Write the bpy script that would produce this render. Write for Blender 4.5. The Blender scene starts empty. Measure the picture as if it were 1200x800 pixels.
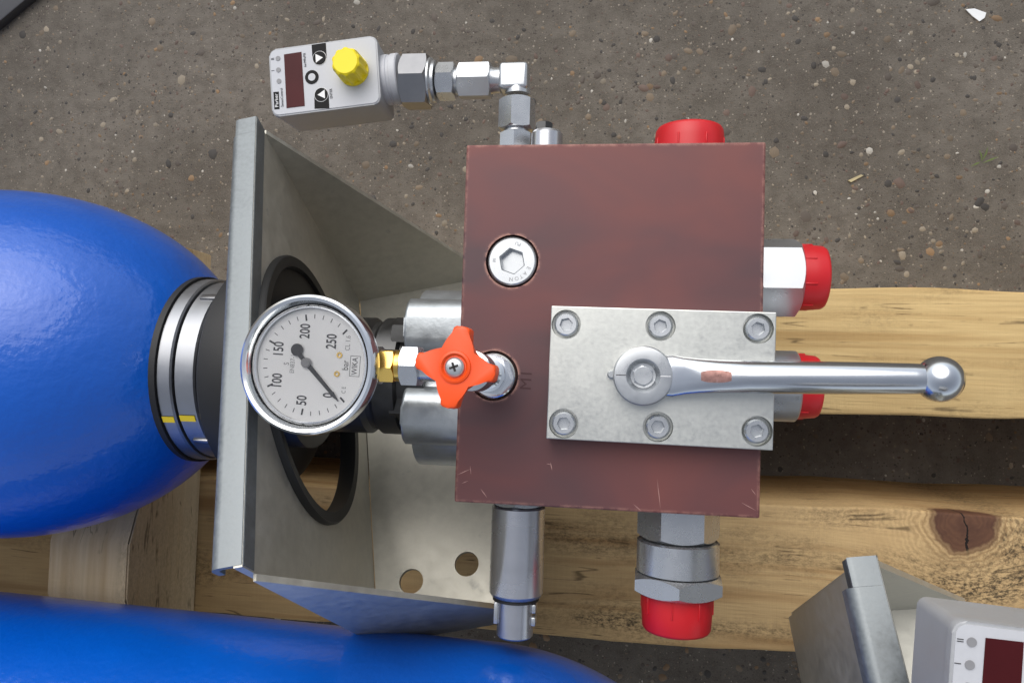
import bpy, bmesh, math, random
from mathutils import Vector, Matrix, noise
R_ = math.radians
random.seed(7)
sc = bpy.context.scene
col = sc.collection
V = Vector

# ------------------------------------------------------------------ camera
F = 900.0                       # focal length in photograph pixels (1200 x 800)
HC = 0.842                      # camera height above the asphalt
CX_ = V((0.99037061, 0.02498236, -0.13616877))      # world axes in camera (right, down, forward)
CY_ = V((0.03138888, -0.99848896, 0.04510588))
CZ_ = V((-0.13483616, -0.04894572, -0.98965829))
cam = bpy.data.cameras.new('camera')
cam.sensor_width = 36.0
cam.lens = 36.0 * F / 1200.0
cam.clip_start = 0.01
cam.clip_end = 500.0
camo = bpy.data.objects.new('camera', cam)
col.objects.link(camo)
camo.matrix_world = Matrix(((CX_[0], -CX_[1], -CX_[2], 0), (CY_[0], -CY_[1], -CY_[2], 0),
                            (CZ_[0], -CZ_[1], -CZ_[2], HC), (0, 0, 0, 1)))
sc.camera = camo


def P(px, py, D):
    """photograph pixel -> world point lying D metres below the camera"""
    c = V(((px - 600) / F, (py - 400) / F, 1.0))
    w = V((CX_.dot(c), CY_.dot(c), CZ_.dot(c)))
    w = w * (-D / w.z)
    return V((w.x, w.y, HC - D))


# ------------------------------------------------------------------ light
SUN_EL, SUN_AZ = R_(50), math.atan2(-0.30, 0.95)      # from the upper left
world = bpy.data.worlds.new('World')
sc.world = world
world.use_nodes = True
nt = world.node_tree
sky = nt.nodes.new('ShaderNodeTexSky')
sky.sky_type = 'NISHITA'
sky.sun_disc = False
sky.sun_elevation = SUN_EL
sky.sun_rotation = SUN_AZ
sky.air_density = 1.0
sky.dust_density = 2.2
sky.ozone_density = 1.0
hs = nt.nodes.new('ShaderNodeHueSaturation')
hs.inputs['Saturation'].default_value = 0.36
bg = nt.nodes['Background']
bg.inputs['Strength'].default_value = 0.108
nt.links.new(sky.outputs[0], hs.inputs['Color'])
nt.links.new(hs.outputs[0], bg.inputs['Color'])
sun = bpy.data.lights.new('sun', 'SUN')
sun.energy = 1.2
sun.angle = R_(66)
sun.color = (1.0, 0.96, 0.9)
suno = bpy.data.objects.new('sun', sun)
col.objects.link(suno)
sd = V((math.sin(SUN_AZ) * math.cos(SUN_EL), math.cos(SUN_AZ) * math.cos(SUN_EL), math.sin(SUN_EL)))
suno.rotation_euler = sd.to_track_quat('Z', 'Y').to_euler()
suno.location = (-1, 1.5, 3)
vs = sc.view_settings
vs.view_transform = 'Standard'
vs.look = 'None'
vs.exposure = 0.62
vs.gamma = 1.0
vs.use_curve_mapping = False
sc.render.engine = 'CYCLES'
sc.cycles.use_denoising = True
sc.cycles.max_bounces = 8


# ------------------------------------------------------------------ materials
def nodes(name):
    m = bpy.data.materials.new(name)
    m.use_nodes = True
    t = m.node_tree
    return m, t, t.nodes['Principled BSDF']


def N(t, typ, **kw):
    n = t.nodes.new(typ)
    for k, v in kw.items():
        if k in n.inputs:
            n.inputs[k].default_value = v
        else:
            setattr(n, k, v)
    return n


def L(t, a, b):
    t.links.new(a, b)


def ramp(t, fac, stops):
    r = t.nodes.new('ShaderNodeValToRGB')
    el = r.color_ramp.elements
    while len(el) < len(stops):
        el.new(0.5)
    for e, (p, c) in zip(el, stops):
        e.position = p
        e.color = c if len(c) == 4 else (*c, 1)
    L(t, fac, r.inputs['Fac'])
    return r


def mix(t, fac, a, b, mode='MIX'):
    m = t.nodes.new('ShaderNodeMix')
    m.data_type = 'RGBA'
    m.blend_type = mode
    for s, v in (('Factor', fac), ('A', a), ('B', b)):
        i = [x for x in m.inputs if x.name == s and x.enabled][0] if s == 'Factor' else [x for x in m.inputs if x.name == s and x.type == 'RGBA'][0]
        if isinstance(v, (int, float)):
            i.default_value = v
        elif isinstance(v, (tuple, list)):
            i.default_value = (*v, 1) if len(v) == 3 else v
        else:
            L(t, v, i)
    return [o for o in m.outputs if o.type == 'RGBA'][0]


def math_(t, op, a, b=None, c=None):
    m = t.nodes.new('ShaderNodeMath')
    m.operation = op
    for i, v in enumerate((a, b, c)):
        if v is None:
            continue
        if isinstance(v, (int, float)):
            m.inputs[i].default_value = v
        else:
            L(t, v, m.inputs[i])
    return m.outputs[0]


def coords(t, scale=(1, 1, 1), kind='Object'):
    tc = t.nodes.new('ShaderNodeTexCoord')
    mp = t.nodes.new('ShaderNodeMapping')
    mp.inputs['Scale'].default_value = scale
    L(t, tc.outputs[kind], mp.inputs['Vector'])
    return mp.outputs[0]


def nz(t, vec, scale, detail=4, rough=0.55, dist=0.0):
    n = N(t, 'ShaderNodeTexNoise', Scale=scale, Detail=detail, Roughness=rough, Distortion=dist)
    L(t, vec, n.inputs['Vector'])
    return n.outputs['Fac']


def bump(t, b, h, strength, dist):
    bn = N(t, 'ShaderNodeBump', Strength=strength, Distance=dist)
    L(t, h, bn.inputs['Height'])
    L(t, bn.outputs[0], b.inputs['Normal'])


def metal(name, c, rough, var=0.12, ns=120, bumpd=0.00006, met=1.0, stretch=(1, 1, 1), stain=None):
    m, t, b = nodes(name)
    v = coords(t, stretch)
    a = nz(t, v, ns, 5, .6)
    g = nz(t, v, ns * .16, 3)
    k = math_(t, 'ADD', math_(t, 'MULTIPLY', a, .6), math_(t, 'MULTIPLY', g, .4))
    cr = ramp(t, k, [(.3, tuple(x * (1 - var) for x in c)), (.7, tuple(min(1, x * (1 + var)) for x in c))])
    o = cr.outputs[0]
    if stain:
        s = nz(t, v, ns * .5, 6, .7)
        sr = ramp(t, s, [(.62, (0, 0, 0)), (.72, (1, 1, 1))])
        o = mix(t, math_(t, 'MULTIPLY', sr.outputs[0], .6), o, stain)
    L(t, o, b.inputs['Base Color'])
    b.inputs['Metallic'].default_value = met
    rr = ramp(t, k, [(.3, (rough * .75,) * 3), (.7, (min(1, rough * 1.3),) * 3)])
    L(t, rr.outputs[0], b.inputs['Roughness'])
    if bumpd:
        bump(t, b, a, .5, bumpd)
    return m


def plastic(name, c, rough=.4, var=.06, bumpd=0.00004, ns=300, sss=0.0, spec=.5):
    m, t, b = nodes(name)
    v = coords(t)
    a = nz(t, v, ns, 4)
    g = nz(t, v, ns * .1, 3)
    cr = ramp(t, g, [(.3, tuple(x * (1 - var) for x in c)), (.7, tuple(min(1, x * (1 + var)) for x in c))])
    L(t, cr.outputs[0], b.inputs['Base Color'])
    b.inputs['Roughness'].default_value = rough
    b.inputs['Specular IOR Level'].default_value = spec
    if bumpd:
        bump(t, b, a, .4, bumpd)
    if sss:
        b.inputs['Subsurface Weight'].default_value = sss
        b.inputs['Subsurface Radius'].default_value = (.003, .001, .001)
    return m


M = {}
M['galv'] = metal('galvanised_sheet', (.54, .525, .46), .46, .16, 140, .00006, .66, (1, 1, 1), (.36, .36, .34))
M['galv_worn'] = metal('galvanised_flange', (.23, .25, .26), .5, .26, 420, .00012, .8)
M['zinc'] = metal('zinc_plated', (.49, .51, .53), .30, .07, 150, .00003, .82)
M['zinc_plate'] = metal('zinc_plate_satin', (.60, .61, .58), .36, .08, 420, .00006)
M['bright'] = metal('bright_zinc', (.54, .56, .58), .27, .06, 90, .00003, .82)
M['chrome'] = metal('chrome', (.82, .84, .86), .13, .04, 40, .00001)
M['polished'] = metal('polished_zinc_lever', (.62, .65, .69), .2, .08, 60, .00005, 1, (.25, 1, 1))
M['cast'] = metal('cast_zinc', (.44, .47, .49), .34, .16, 110, .0005, .8)
M['steel_dark'] = metal('dark_phosphated_steel', (.10, .10, .10), .42, .2, 130, .00006)
M['steel_mid'] = metal('grey_turned_steel', (.56, .57, .60), .26, .1, 60, .00003, .88, (.2, 1, 1))
M['nut_dull'] = metal('dull_nickel', (.30, .30, .31), .33, .1, 120, .00003)
M['steel_ring'] = metal('machined_steel', (.36, .37, .39), .36, .08, 80, .00002)
M['brass'] = metal('brass', (.78, .52, .14), .2, .1, 100, .00003)
M['black'] = plastic('black_rubber', (.012, .012, .012), .55, .2, .0001, 200)
M['black_print'] = plastic('black_print', (.012, .012, .013), .5, .1, 0, spec=.12)
M['grey_print'] = plastic('grey_print', (.06, .06, .065), .5, .1, 0, spec=.12)
M['grey_soft'] = plastic('pale_grey_print', (.25, .25, .26), .5, .1, 0)
M['white_dial'] = plastic('white_dial', (.88, .88, .88), .5, .02, 0)
M['white_print'] = plastic('white_print', (.8, .8, .8), .5, .02, 0)
M['orange'] = plastic('orange_plastic', (.88, .085, .008), .38, .05, .00003, 250)
M['red'] = plastic('red_cap_plastic', (.58, .011, .017), .40, .14, .00003, 200)
M['yellow'] = plastic('yellow_cap_plastic', (.90, .72, .004), .45, .05, .00003, 200)
M['yellow_mark'] = plastic('yellow_paint', (.80, .60, .02), .5, .1, .0002, 300)
M['display'] = plastic('dark_red_window', (.060, .008, .010), .35, .15, 0, spec=.15)
M['groove'] = plastic('dark_groove', (.012, .010, .010), .6, .1, 0)
M['engraved'] = plastic('stamped_mark', (.045, .012, .014), .6, .1, 0)
M['face'] = metal('silver_face', (.52, .53, .56), .5, .03, 500, .00002, 0.0)
M['housing'] = metal('silver_grey_housing', (.36, .37, .385), .45, .05, 500, .00003, .1)
M['red_reflection'] = metal('painted_red_reflection', (.36, .20, .175), .3, .5, 320, .00003, .8, (1, 1, 1), (.50, .52, .53))  # colour standing in for a red reflection on the lever
M['scratch'] = plastic('scratched_metal', (.46, .27, .24), .5, .3, .0001, 400)
M['slab'] = plastic('dark_slab', (.032, .034, .042), .42, .25, .0003, 60)
M['chip'] = plastic('white_chip', (.75, .77, .78), .6, .05, .0002, 300)
M['straw'] = plastic('straw', (.45, .38, .22), .7, .2, .0002, 300)
M['sprout'] = plastic('sprout_green', (.10, .14, .03), .6, .2, .0002, 300)


def mat_blue():
    m, t, b = nodes('blue_gloss_paint')
    v = coords(t)
    g = nz(t, v, 14, 4)
    cr = ramp(t, g, [(.3, (.0, .086, .46)), (.7, (.0, .102, .54))])
    L(t, cr.outputs[0], b.inputs['Base Color'])
    b.inputs['Roughness'].default_value = .3
    b.inputs['Coat Weight'].default_value = .4
    b.inputs['Coat Roughness'].default_value = .10
    h1 = nz(t, v, 260, 2, .5)
    h2 = nz(t, v, 55, 2, .5)
    h = math_(t, 'ADD', h1, math_(t, 'MULTIPLY', h2, 2.0))
    bn = N(t, 'ShaderNodeBump', Strength=.42, Distance=.0007)
    L(t, h, bn.inputs['Height'])
    L(t, bn.outputs[0], b.inputs['Normal'])
    L(t, bn.outputs[0], b.inputs['Coat Normal'])
    return m


M['blue'] = mat_blue()


def mat_block():
    m, t, b = nodes('copper_brown_block')
    v = coords(t)
    a = nz(t, coords(t, (.6, 1, 1)), 17, 3, .5, .5)
    f = nz(t, coords(t, (.25, 1, 1)), 300, 4, .6)
    cr = ramp(t, a, [(.33, (.080, .041, .046)), (.5, (.126, .046, .047)), (.68, (.172, .053, .047))])
    c = mix(t, math_(t, 'MULTIPLY', f, .14), cr.outputs[0], (.09, .035, .035))
    # worn edges: the bevel normal departs from the face normal there
    bv = N(t, 'ShaderNodeBevel', Radius=.0030)
    bv.samples = 6
    ge = t.nodes.new('ShaderNodeNewGeometry')
    dp = t.nodes.new('ShaderNodeVectorMath')
    dp.operation = 'DOT_PRODUCT'
    L(t, bv.outputs[0], dp.inputs[0])
    L(t, ge.outputs['True Normal'], dp.inputs[1])
    e = math_(t, 'SUBTRACT', 1.0, dp.outputs['Value'])
    en = nz(t, v, 160, 5, .7)
    ef = math_(t, 'MULTIPLY', math_(t, 'MULTIPLY', e, 9.0), ramp(t, en, [(.42, (0, 0, 0)), (.62, (1, 1, 1))]).outputs[0])
    ef = math_(t, 'MINIMUM', ef, .8)
    c = mix(t, ef, c, (.50, .26, .20))
    L(t, c, b.inputs['Base Color'])
    b.inputs['Metallic'].default_value = .12
    rr = ramp(t, a, [(.3, (.44,) * 3), (.7, (.50,) * 3)])
    L(t, rr.outputs[0], b.inputs['Roughness'])
    bump(t, b, f, .3, .00006)
    return m


M['block'] = mat_block()


def mat_glass():
    m = bpy.data.materials.new('gauge_window')
    m.use_nodes = True
    t = m.node_tree
    t.nodes.remove(t.nodes['Principled BSDF'])
    tr = N(t, 'ShaderNodeBsdfTransparent')
    tr.inputs[0].default_value = (.99, .99, .99, 1)
    gl = N(t, 'ShaderNodeBsdfGlossy', Roughness=.06)
    fr = N(t, 'ShaderNodeFresnel', IOR=1.5)
    ms = t.nodes.new('ShaderNodeMixShader')
    L(t, math_(t, 'MULTIPLY', fr.outputs[0], 1.0), ms.inputs[0])
    L(t, tr.outputs[0], ms.inputs[1])
    L(t, gl.outputs[0], ms.inputs[2])
    L(t, ms.outputs[0], t.nodes['Material Output'].inputs[0])
    return m


M['glass'] = mat_glass()


def mat_wood(name, light, dark, axis=0, knot=None, mould=.5, seed=0.0, stains=(), knot_z=0.0):
    """softwood: grain along one object axis, optional knot (x, y, r) that bends the grain"""
    m, t, b = nodes(name)
    tc = t.nodes.new('ShaderNodeTexCoord')
    sp = t.nodes.new('ShaderNodeSeparateXYZ')
    L(t, tc.outputs['Object'], sp.inputs[0])
    ax = [sp.outputs[i] for i in range(3)]
    lo, cr_, up = (ax[0], ax[1], ax[2]) if axis == 0 else (ax[1], ax[0], ax[2])
    g = cr_
    kd = None
    if knot:
        kx, ky, kr = knot
        dx = math_(t, 'SUBTRACT', lo, kx)
        dy = math_(t, 'SUBTRACT', cr_, ky)
        dz = math_(t, 'SUBTRACT', up, knot_z)
        d2 = math_(t, 'ADD', math_(t, 'ADD', math_(t, 'MULTIPLY', dx, dx), math_(t, 'MULTIPLY', math_(t, 'MULTIPLY', dy, dy), 1.3)), math_(t, 'MULTIPLY', math_(t, 'MULTIPLY', dz, dz), 1.3))
        kd = math_(t, 'SQRT', d2)
        ex = math_(t, 'POWER', 2.718, math_(t, 'MULTIPLY', d2, -1.0 / (kr * 2.3) ** 2))
        g = math_(t, 'SUBTRACT', cr_, math_(t, 'MULTIPLY', math_(t, 'MULTIPLY', dy, ex), .85))
        g = math_(t, 'SUBTRACT', g, math_(t, 'MULTIPLY', ex, kr * .2))
    cb = t.nodes.new('ShaderNodeCombineXYZ')
    L(t, math_(t, 'ADD', math_(t, 'MULTIPLY', lo, .05), seed), cb.inputs[0])
    L(t, g, cb.inputs[1])
    L(t, math_(t, 'MULTIPLY', up, .6), cb.inputs[2])
    gv = cb.outputs[0]
    n1 = nz(t, gv, 46, 3, .55, .4)
    n2 = nz(t, gv, 420, 4, .6)
    n3 = nz(t, tc.outputs['Object'], 9, 4, .6)
    base = ramp(t, n1, [(.30, dark), (.48, light), (.60, tuple(x * .92 for x in light)), (.76, dark)]).outputs[0]
    base = mix(t, math_(t, 'MULTIPLY', n2, .45), base, tuple(x * .55 for x in dark))
    base = mix(t, math_(t, 'MULTIPLY', ramp(t, n3, [(.4, (0, 0, 0)), (.7, (1, 1, 1))]).outputs[0], .35), base, tuple(x * .75 for x in dark))
    ckn = math_(t, 'ABSOLUTE', math_(t, 'SUBTRACT', nz(t, gv, 85, 2, .5, .3), .5))
    ckm = ramp(t, nz(t, tc.outputs['Object'], 30, 3, .6), [(.50, (0, 0, 0)), (.60, (1, 1, 1))]).outputs[0]
    ckl = ramp(t, ckn, [(.003, (1, 1, 1)), (.014, (0, 0, 0))]).outputs[0]
    base = mix(t, math_(t, 'MULTIPLY', math_(t, 'MULTIPLY', ckl, ckm), .7), base, (.06, .038, .018))
    # mildew: fine black specks gathered in streaks along the grain
    cb2 = t.nodes.new('ShaderNodeCombineXYZ')
    L(t, math_(t, 'ADD', math_(t, 'MULTIPLY', lo, .28), seed + 3.1), cb2.inputs[0])
    L(t, g, cb2.inputs[1])
    cb3 = t.nodes.new('ShaderNodeCombineXYZ')
    L(t, math_(t, 'MULTIPLY', lo, .55), cb3.inputs[0])
    L(t, g, cb3.inputs[1])
    L(t, up, cb3.inputs[2])
    gv2 = cb3.outputs[0]
    zone = ramp(t, nz(t, cb2.outputs[0], 26, 3, .5), [(.50, (0, 0, 0)), (.68, (1, 1, 1))]).outputs[0]
    for (sx, sy, rx, ry, k) in stains:
        qx = math_(t, 'DIVIDE', math_(t, 'SUBTRACT', lo, sx), rx)
        qy = math_(t, 'DIVIDE', math_(t, 'SUBTRACT', cr_, sy), ry)
        q = math_(t, 'ADD', math_(t, 'MULTIPLY', qx, qx), math_(t, 'MULTIPLY', qy, qy))
        zone = math_(t, 'ADD', zone, math_(t, 'MULTIPLY', math_(t, 'POWER', 2.718, math_(t, 'MULTIPLY', q, -1)), k))
    spk = nz(t, gv2, 480, 6, .75)
    spk = ramp(t, spk, [(.42, (0, 0, 0)), (.66, (1, 1, 1))]).outputs[0]
    mf = math_(t, 'MINIMUM', math_(t, 'MULTIPLY', math_(t, 'MULTIPLY', zone, spk), mould), .93)
    base = mix(t, mf, base, (.022, .018, .013))
    if knot:
        n4 = nz(t, tc.outputs['Object'], 55, 4, .6)
        rings = math_(t, 'SINE', math_(t, 'ADD', math_(t, 'MULTIPLY', kd, 1500), math_(t, 'MULTIPLY', n4, 26)))
        kc = mix(t, math_(t, 'MULTIPLY', math_(t, 'ADD', rings, 1), .16), (.120, .056, .032), (.060, .029, .018))
        kc = mix(t, ramp(t, n4, [(.45, (0, 0, 0)), (.7, (1, 1, 1))]).outputs[0], kc, (.075, .034, .022))
        ck = math_(t, 'ABSOLUTE', math_(t, 'SUBTRACT', math_(t, 'ADD', dx, math_(t, 'MULTIPLY', dy, .15)), math_(t, 'MULTIPLY', math_(t, 'SUBTRACT', n4, .5), .012)))
        kc = mix(t, math_(t, 'LESS_THAN', ck, .0007), kc, (.008, .005, .004))
        halo = math_(t, 'POWER', 2.718, math_(t, 'MULTIPLY', math_(t, 'SUBTRACT', kd, kr), -1 / (kr * .55)))
        halo = math_(t, 'MULTIPLY', math_(t, 'MINIMUM', halo, 1.0), math_(t, 'MULTIPLY', math_(t, 'ADD', rings, 1), .32))
        base = mix(t, halo, base, (.16, .085, .035))
        kf = N(t, 'ShaderNodeMapRange')
        L(t, math_(t, 'ADD', kd, math_(t, 'MULTIPLY', math_(t, 'SUBTRACT', n4, .5), kr * .5)), kf.inputs['Value'])
        kf.inputs['From Min'].default_value = kr * .80
        kf.inputs['From Max'].default_value = kr * 1.08
        kf.inputs['To Min'].default_value = 1
        kf.inputs['To Max'].default_value = 0
        base = mix(t, kf.outputs[0], base, kc)
    L(t, base, b.inputs['Base Color'])
    b.inputs['Roughness'].default_value = .72
    b.inputs['Specular IOR Level'].default_value = .25
    cb4 = t.nodes.new('ShaderNodeCombineXYZ')
    L(t, lo, cb4.inputs[0])
    L(t, math_(t, 'MULTIPLY', cr_, .06), cb4.inputs[1])
    saw = nz(t, cb4.outputs[0], 330, 3, .6)
    bump(t, b, math_(t, 'ADD', math_(t, 'ADD', n2, math_(t, 'MULTIPLY', saw, .7)), math_(t, 'MULTIPLY', n1, 1.5)), .7, .0008)
    return m


def mat_asphalt():
    m, t, b = nodes('worn_asphalt')
    v = coords(t)
    big = nz(t, v, 5, 5, .6)
    mid = nz(t, v, 60, 5, .65)
    fine = nz(t, v, 700, 4, .7)
    c = ramp(t, big, [(.32, (.100, .087, .072)), (.52, (.150, .133, .112)), (.70, (.190, .168, .143))]).outputs[0]
    c = mix(t, math_(t, 'MULTIPLY', ramp(t, mid, [(.42, (0, 0, 0)), (.64, (1, 1, 1))]).outputs[0], .45), c, (.060, .050, .040))
    c = mix(t, math_(t, 'MULTIPLY', ramp(t, fine, [(.48, (0, 0, 0)), (.66, (1, 1, 1))]).outputs[0], .5), c, (.200, .175, .145))
    # embedded small aggregate
    for sc_, lo, hi, cols in ((330, .20, .30, [(.0, (.05, .045, .04)), (.55, (.10, .085, .07)), (.75, (.20, .16, .12)), (.93, (.36, .32, .26))]),
                              (150, .16, .22, [(.0, (.045, .04, .037)), (.6, (.11, .09, .075)), (.8, (.19, .15, .11)), (.95, (.33, .29, .24))])):
        vo = N(t, 'ShaderNodeTexVoronoi', Scale=sc_, Randomness=1.0)
        ds = t.nodes.new('ShaderNodeVectorMath')
        ds.operation = 'ADD'
        nn = N(t, 'ShaderNodeTexNoise', Scale=sc_ * 2.0, Detail=2)
        L(t, v, nn.inputs['Vector'])
        scl = t.nodes.new('ShaderNodeVectorMath')
        scl.operation = 'SCALE'
        scl.inputs['Scale'].default_value = .5 / sc_
        L(t, nn.outputs['Color'], scl.inputs[0])
        L(t, v, ds.inputs[0])
        L(t, scl.outputs[0], ds.inputs[1])
        L(t, ds.outputs[0], vo.inputs['Vector'])
        msk = ramp(t, vo.outputs['Distance'], [(lo, (1, 1, 1)), (hi, (0, 0, 0))]).outputs[0]
        sepc = t.nodes.new('ShaderNodeSeparateColor')
        L(t, vo.outputs['Color'], sepc.inputs[0])
        cc = ramp(t, sepc.outputs[0], cols).outputs[0]
        pick = math_(t, 'GREATER_THAN', sepc.outputs[1], .45)
        c = mix(t, math_(t, 'MULTIPLY', math_(t, 'MULTIPLY', msk, pick), .85), c, cc)
    L(t, c, b.inputs['Base Color'])
    b.inputs['Roughness'].default_value = .85
    b.inputs['Specular IOR Level'].default_value = .3
    bump(t, b, math_(t, 'ADD', fine, math_(t, 'MULTIPLY', mid, 1.5)), .8, .0015)
    return m


def mat_pebble():
    m, t, b = nodes('aggregate_stone')
    at = t.nodes.new('ShaderNodeAttribute')
    at.attribute_name = 'stone'
    v = coords(t)
    n = nz(t, v, 900, 4, .6)
    c = mix(t, math_(t, 'MULTIPLY', n, .6), at.outputs['Color'], (.07, .06, .05))
    L(t, c, b.inputs['Base Color'])
    b.inputs['Roughness'].default_value = .75
    return m


# ------------------------------------------------------------------ mesh helpers
ORG = {}


def frame(d):
    d = V(d).normalized()
    h = V((0, 0, 1)) if abs(d.z) < .9 else V((0, 1, 0))
    u = h.cross(d).normalized()
    return d, u, d.cross(u)


def box(bm, c, s, X=None, bevel=0.0, seg=2):
    """box with centre c and size s, in matrix X"""
    r = bmesh.ops.create_cube(bm, size=1.0)
    vv = r['verts']
    for w in vv:
        w.co = V((w.co.x * s[0] + c[0], w.co.y * s[1] + c[1], w.co.z * s[2] + c[2]))
    if bevel:
        es = list({e for w in vv for e in w.link_edges})
        rb = bmesh.ops.bevel(bm, geom=es, offset=bevel, segments=seg, profile=.5, affect='EDGES')
        vv = list({w for w in rb['verts']} | {w for w in vv if w.is_valid})
    if X is not None:
        for w in vv:
            w.co = X @ w.co
    return vv


def lathe(bm, o, d, prof, seg=56, rot=0.0, close=False):
    """revolve (t, r) pairs about the axis o + t d"""
    d, u, v = frame(d)
    o = V(o)
    rings = []
    for t, r in prof:
        if r <= 1e-7:
            rings.append([bm.verts.new(o + d * t)])
        else:
            rings.append([bm.verts.new(o + d * t + (u * math.cos(rot + 2 * math.pi * k / seg) + v * math.sin(rot + 2 * math.pi * k / seg)) * r) for k in range(seg)])
    pairs = list(zip(rings, rings[1:]))
    if close:
        pairs.append((rings[-1], rings[0]))
    for a, b in pairs:
        if len(a) == 1 and len(b) == 1:
            continue
        for k in range(seg):
            j = (k + 1) % seg
            if len(a) == 1:
                bm.faces.new((a[0], b[j], b[k]))
            elif len(b) == 1:
                bm.faces.new((a[k], a[j], b[0]))
            else:
                bm.faces.new((a[k], a[j], b[j], b[k]))
    if not close:
        if len(rings[0]) > 1:
            bm.faces.new(list(reversed(rings[0])))
        if len(rings[-1]) > 1:
            bm.faces.new(rings[-1])


def hexa(bm, o, d, t0, t1, af, rot=0.0, cham=.12):
    """hexagon nut/body across flats af with 30 degree chamfers cut by a cone"""
    rc = af / math.sqrt(3)
    d, u, v = frame(d)
    o = V(o)
    S = 6
    n = 36
    ri = af / 2 * .985
    dz = (rc - ri) * .62

    def rad(a):
        a = (a + math.pi / 6) % (math.pi / 3) - math.pi / 6
        return (af / 2) / math.cos(a)
    rings = []
    s = 1 if t1 > t0 else -1
    for kind in range(4):
        rr = []
        for k in range(n):
            a = 2 * math.pi * k / n
            r = rad(a)
            drop = (r - ri) * .62
            if kind == 0:
                t, q = t0, ri
            elif kind == 1:
                t, q = t0 + s * drop, r
            elif kind == 2:
                t, q = t1 - s * drop, r
            else:
                t, q = t1, ri
            rr.append(bm.verts.new(o + d * t + (u * math.cos(a + rot) + v * math.sin(a + rot)) * q))
        rings.append(rr)
    for a, b in zip(rings, rings[1:]):
        for k in range(n):
            j = (k + 1) % n
            bm.faces.new((a[k], a[j], b[j], b[k]))
    bm.faces.new(list(reversed(rings[0])))
    bm.faces.new(rings[-1])


def prism(bm, pts, X, h, bevel=0.0, seg=2):
    """2-D outline extruded from z = 0 to h, in matrix X"""
    lo = [bm.verts.new(V((p[0], p[1], 0))) for p in pts]
    hi = [bm.verts.new(V((p[0], p[1], h))) for p in pts]
    n = len(pts)
    fs = [bm.faces.new(list(reversed(lo))), bm.faces.new(hi)]
    for k in range(n):
        j = (k + 1) % n
        fs.append(bm.faces.new((lo[k], lo[j], hi[j], hi[k])))
    vv = lo + hi
    if bevel:
        es = [e for e in fs[1].edges]
        rb = bmesh.ops.bevel(bm, geom=es, offset=bevel, segments=seg, profile=.5, affect='EDGES')
        vv = list({w for w in vv if w.is_valid} | set(rb['verts']))
    for w in vv:
        w.co = X @ w.co
    return vv


def circle(r, n=40, c=(0, 0), a0=0):
    return [(c[0] + r * math.cos(a0 + 2 * math.pi * k / n), c[1] + r * math.sin(a0 + 2 * math.pi * k / n)) for k in range(n)]


def rrect(w, h, r, n=6):
    pts = []
    for cx_, cy_, a0 in ((w / 2 - r, h / 2 - r, 0), (-w / 2 + r, h / 2 - r, 90), (-w / 2 + r, -h / 2 + r, 180), (w / 2 - r, -h / 2 + r, 270)):
        for k in range(n + 1):
            a = R_(a0 + 90 * k / n)
            pts.append((cx_ + r * math.cos(a), cy_ + r * math.sin(a)))
    return pts


def plate_with_holes(bm, y0, y1, z0, z1, holes, th, X, axis='x'):
    """rectangular sheet in local (y, z) with round holes; its mid face solid of thickness th along local x.
    The rectangle is cut into cells, one hole a cell, each cell bridged to its circle."""
    def put(a, b, x):
        return bm.verts.new(X @ (V((x, a, b)) if axis == 'x' else V((a, b, x))))
    cells = []
    if len(holes) == 1:
        cells = [((y0, y1, z0, z1), holes[0])]
    else:
        hs_ = sorted(holes, key=lambda h: h[0])
        cut = [y0] + [(a[0] + b[0]) / 2 for a, b in zip(hs_, hs_[1:])] + [y1]
        cells = [((cut[i], cut[i + 1], z0, z1), h) for i, h in enumerate(hs_)]
    for (a0, a1, b0, b1), (hy, hz, hr) in cells:
        n = 64
        outer, inner = [], []
        for k in range(n):
            an = 2 * math.pi * (k + .5) / n
            c, s = math.cos(an), math.sin(an)
            inner.append((hy + hr * c, hz + hr * s))
            ts = []
            if c > 1e-9: ts.append((a1 - hy) / c)
            if c < -1e-9: ts.append((a0 - hy) / c)
            if s > 1e-9: ts.append((b1 - hz) / s)
            if s < -1e-9: ts.append((b0 - hz) / s)
            tt = min(ts)
            outer.append([hy + tt * c, hz + tt * s])
        for ca, cb in ((a0, b0), (a0, b1), (a1, b0), (a1, b1)):
            i = min(range(n), key=lambda q: (outer[q][0] - ca) ** 2 + (outer[q][1] - cb) ** 2)
            outer[i] = [ca, cb]
        R4 = []
        for x in (0.0, -th):
            R4.append(([put(p[0], p[1], x) for p in outer], [put(p[0], p[1], x) for p in inner]))
        (o0, i0), (o1, i1) = R4
        for k in range(n):
            j = (k + 1) % n
            bm.faces.new((o0[k], o0[j], i0[j], i0[k]))
            bm.faces.new((i1[k], i1[j], o1[j], o1[k]))
            bm.faces.new((i0[k], i0[j], i1[j], i1[k]))
            bm.faces.new((o1[k], o1[j], o0[j], o0[k]))


def finish(me, angle=32):
    for p in me.polygons:
        p.use_smooth = True
    me.set_sharp_from_angle(angle=R_(angle))


def obj(name, bm, mat, parent=None, label=None, origin=None, angle=32, uniq=True):
    bmesh.ops.recalc_face_normals(bm, faces=bm.faces)
    xs = [w.co for w in bm.verts]
    lo = V((min(p.x for p in xs), min(p.y for p in xs), min(p.z for p in xs)))
    hi = V((max(p.x for p in xs), max(p.y for p in xs), max(p.z for p in xs)))
    c = V(origin) if origin is not None else (lo + hi) / 2
    for w in bm.verts:
        w.co -= c
    me = bpy.data.meshes.new(name)
    bm.to_mesh(me)
    bm.free()
    finish(me, angle)
    me.materials.append(M[mat] if isinstance(mat, str) else mat)
    o = bpy.data.objects.new(name, me)
    col.objects.link(o)
    ORG[o.name] = c
    if parent is not None:
        o.parent = parent
        o.location = c - ORG[parent.name]
    else:
        o.location = c
    if label:
        o['label'] = label
    return o


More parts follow.
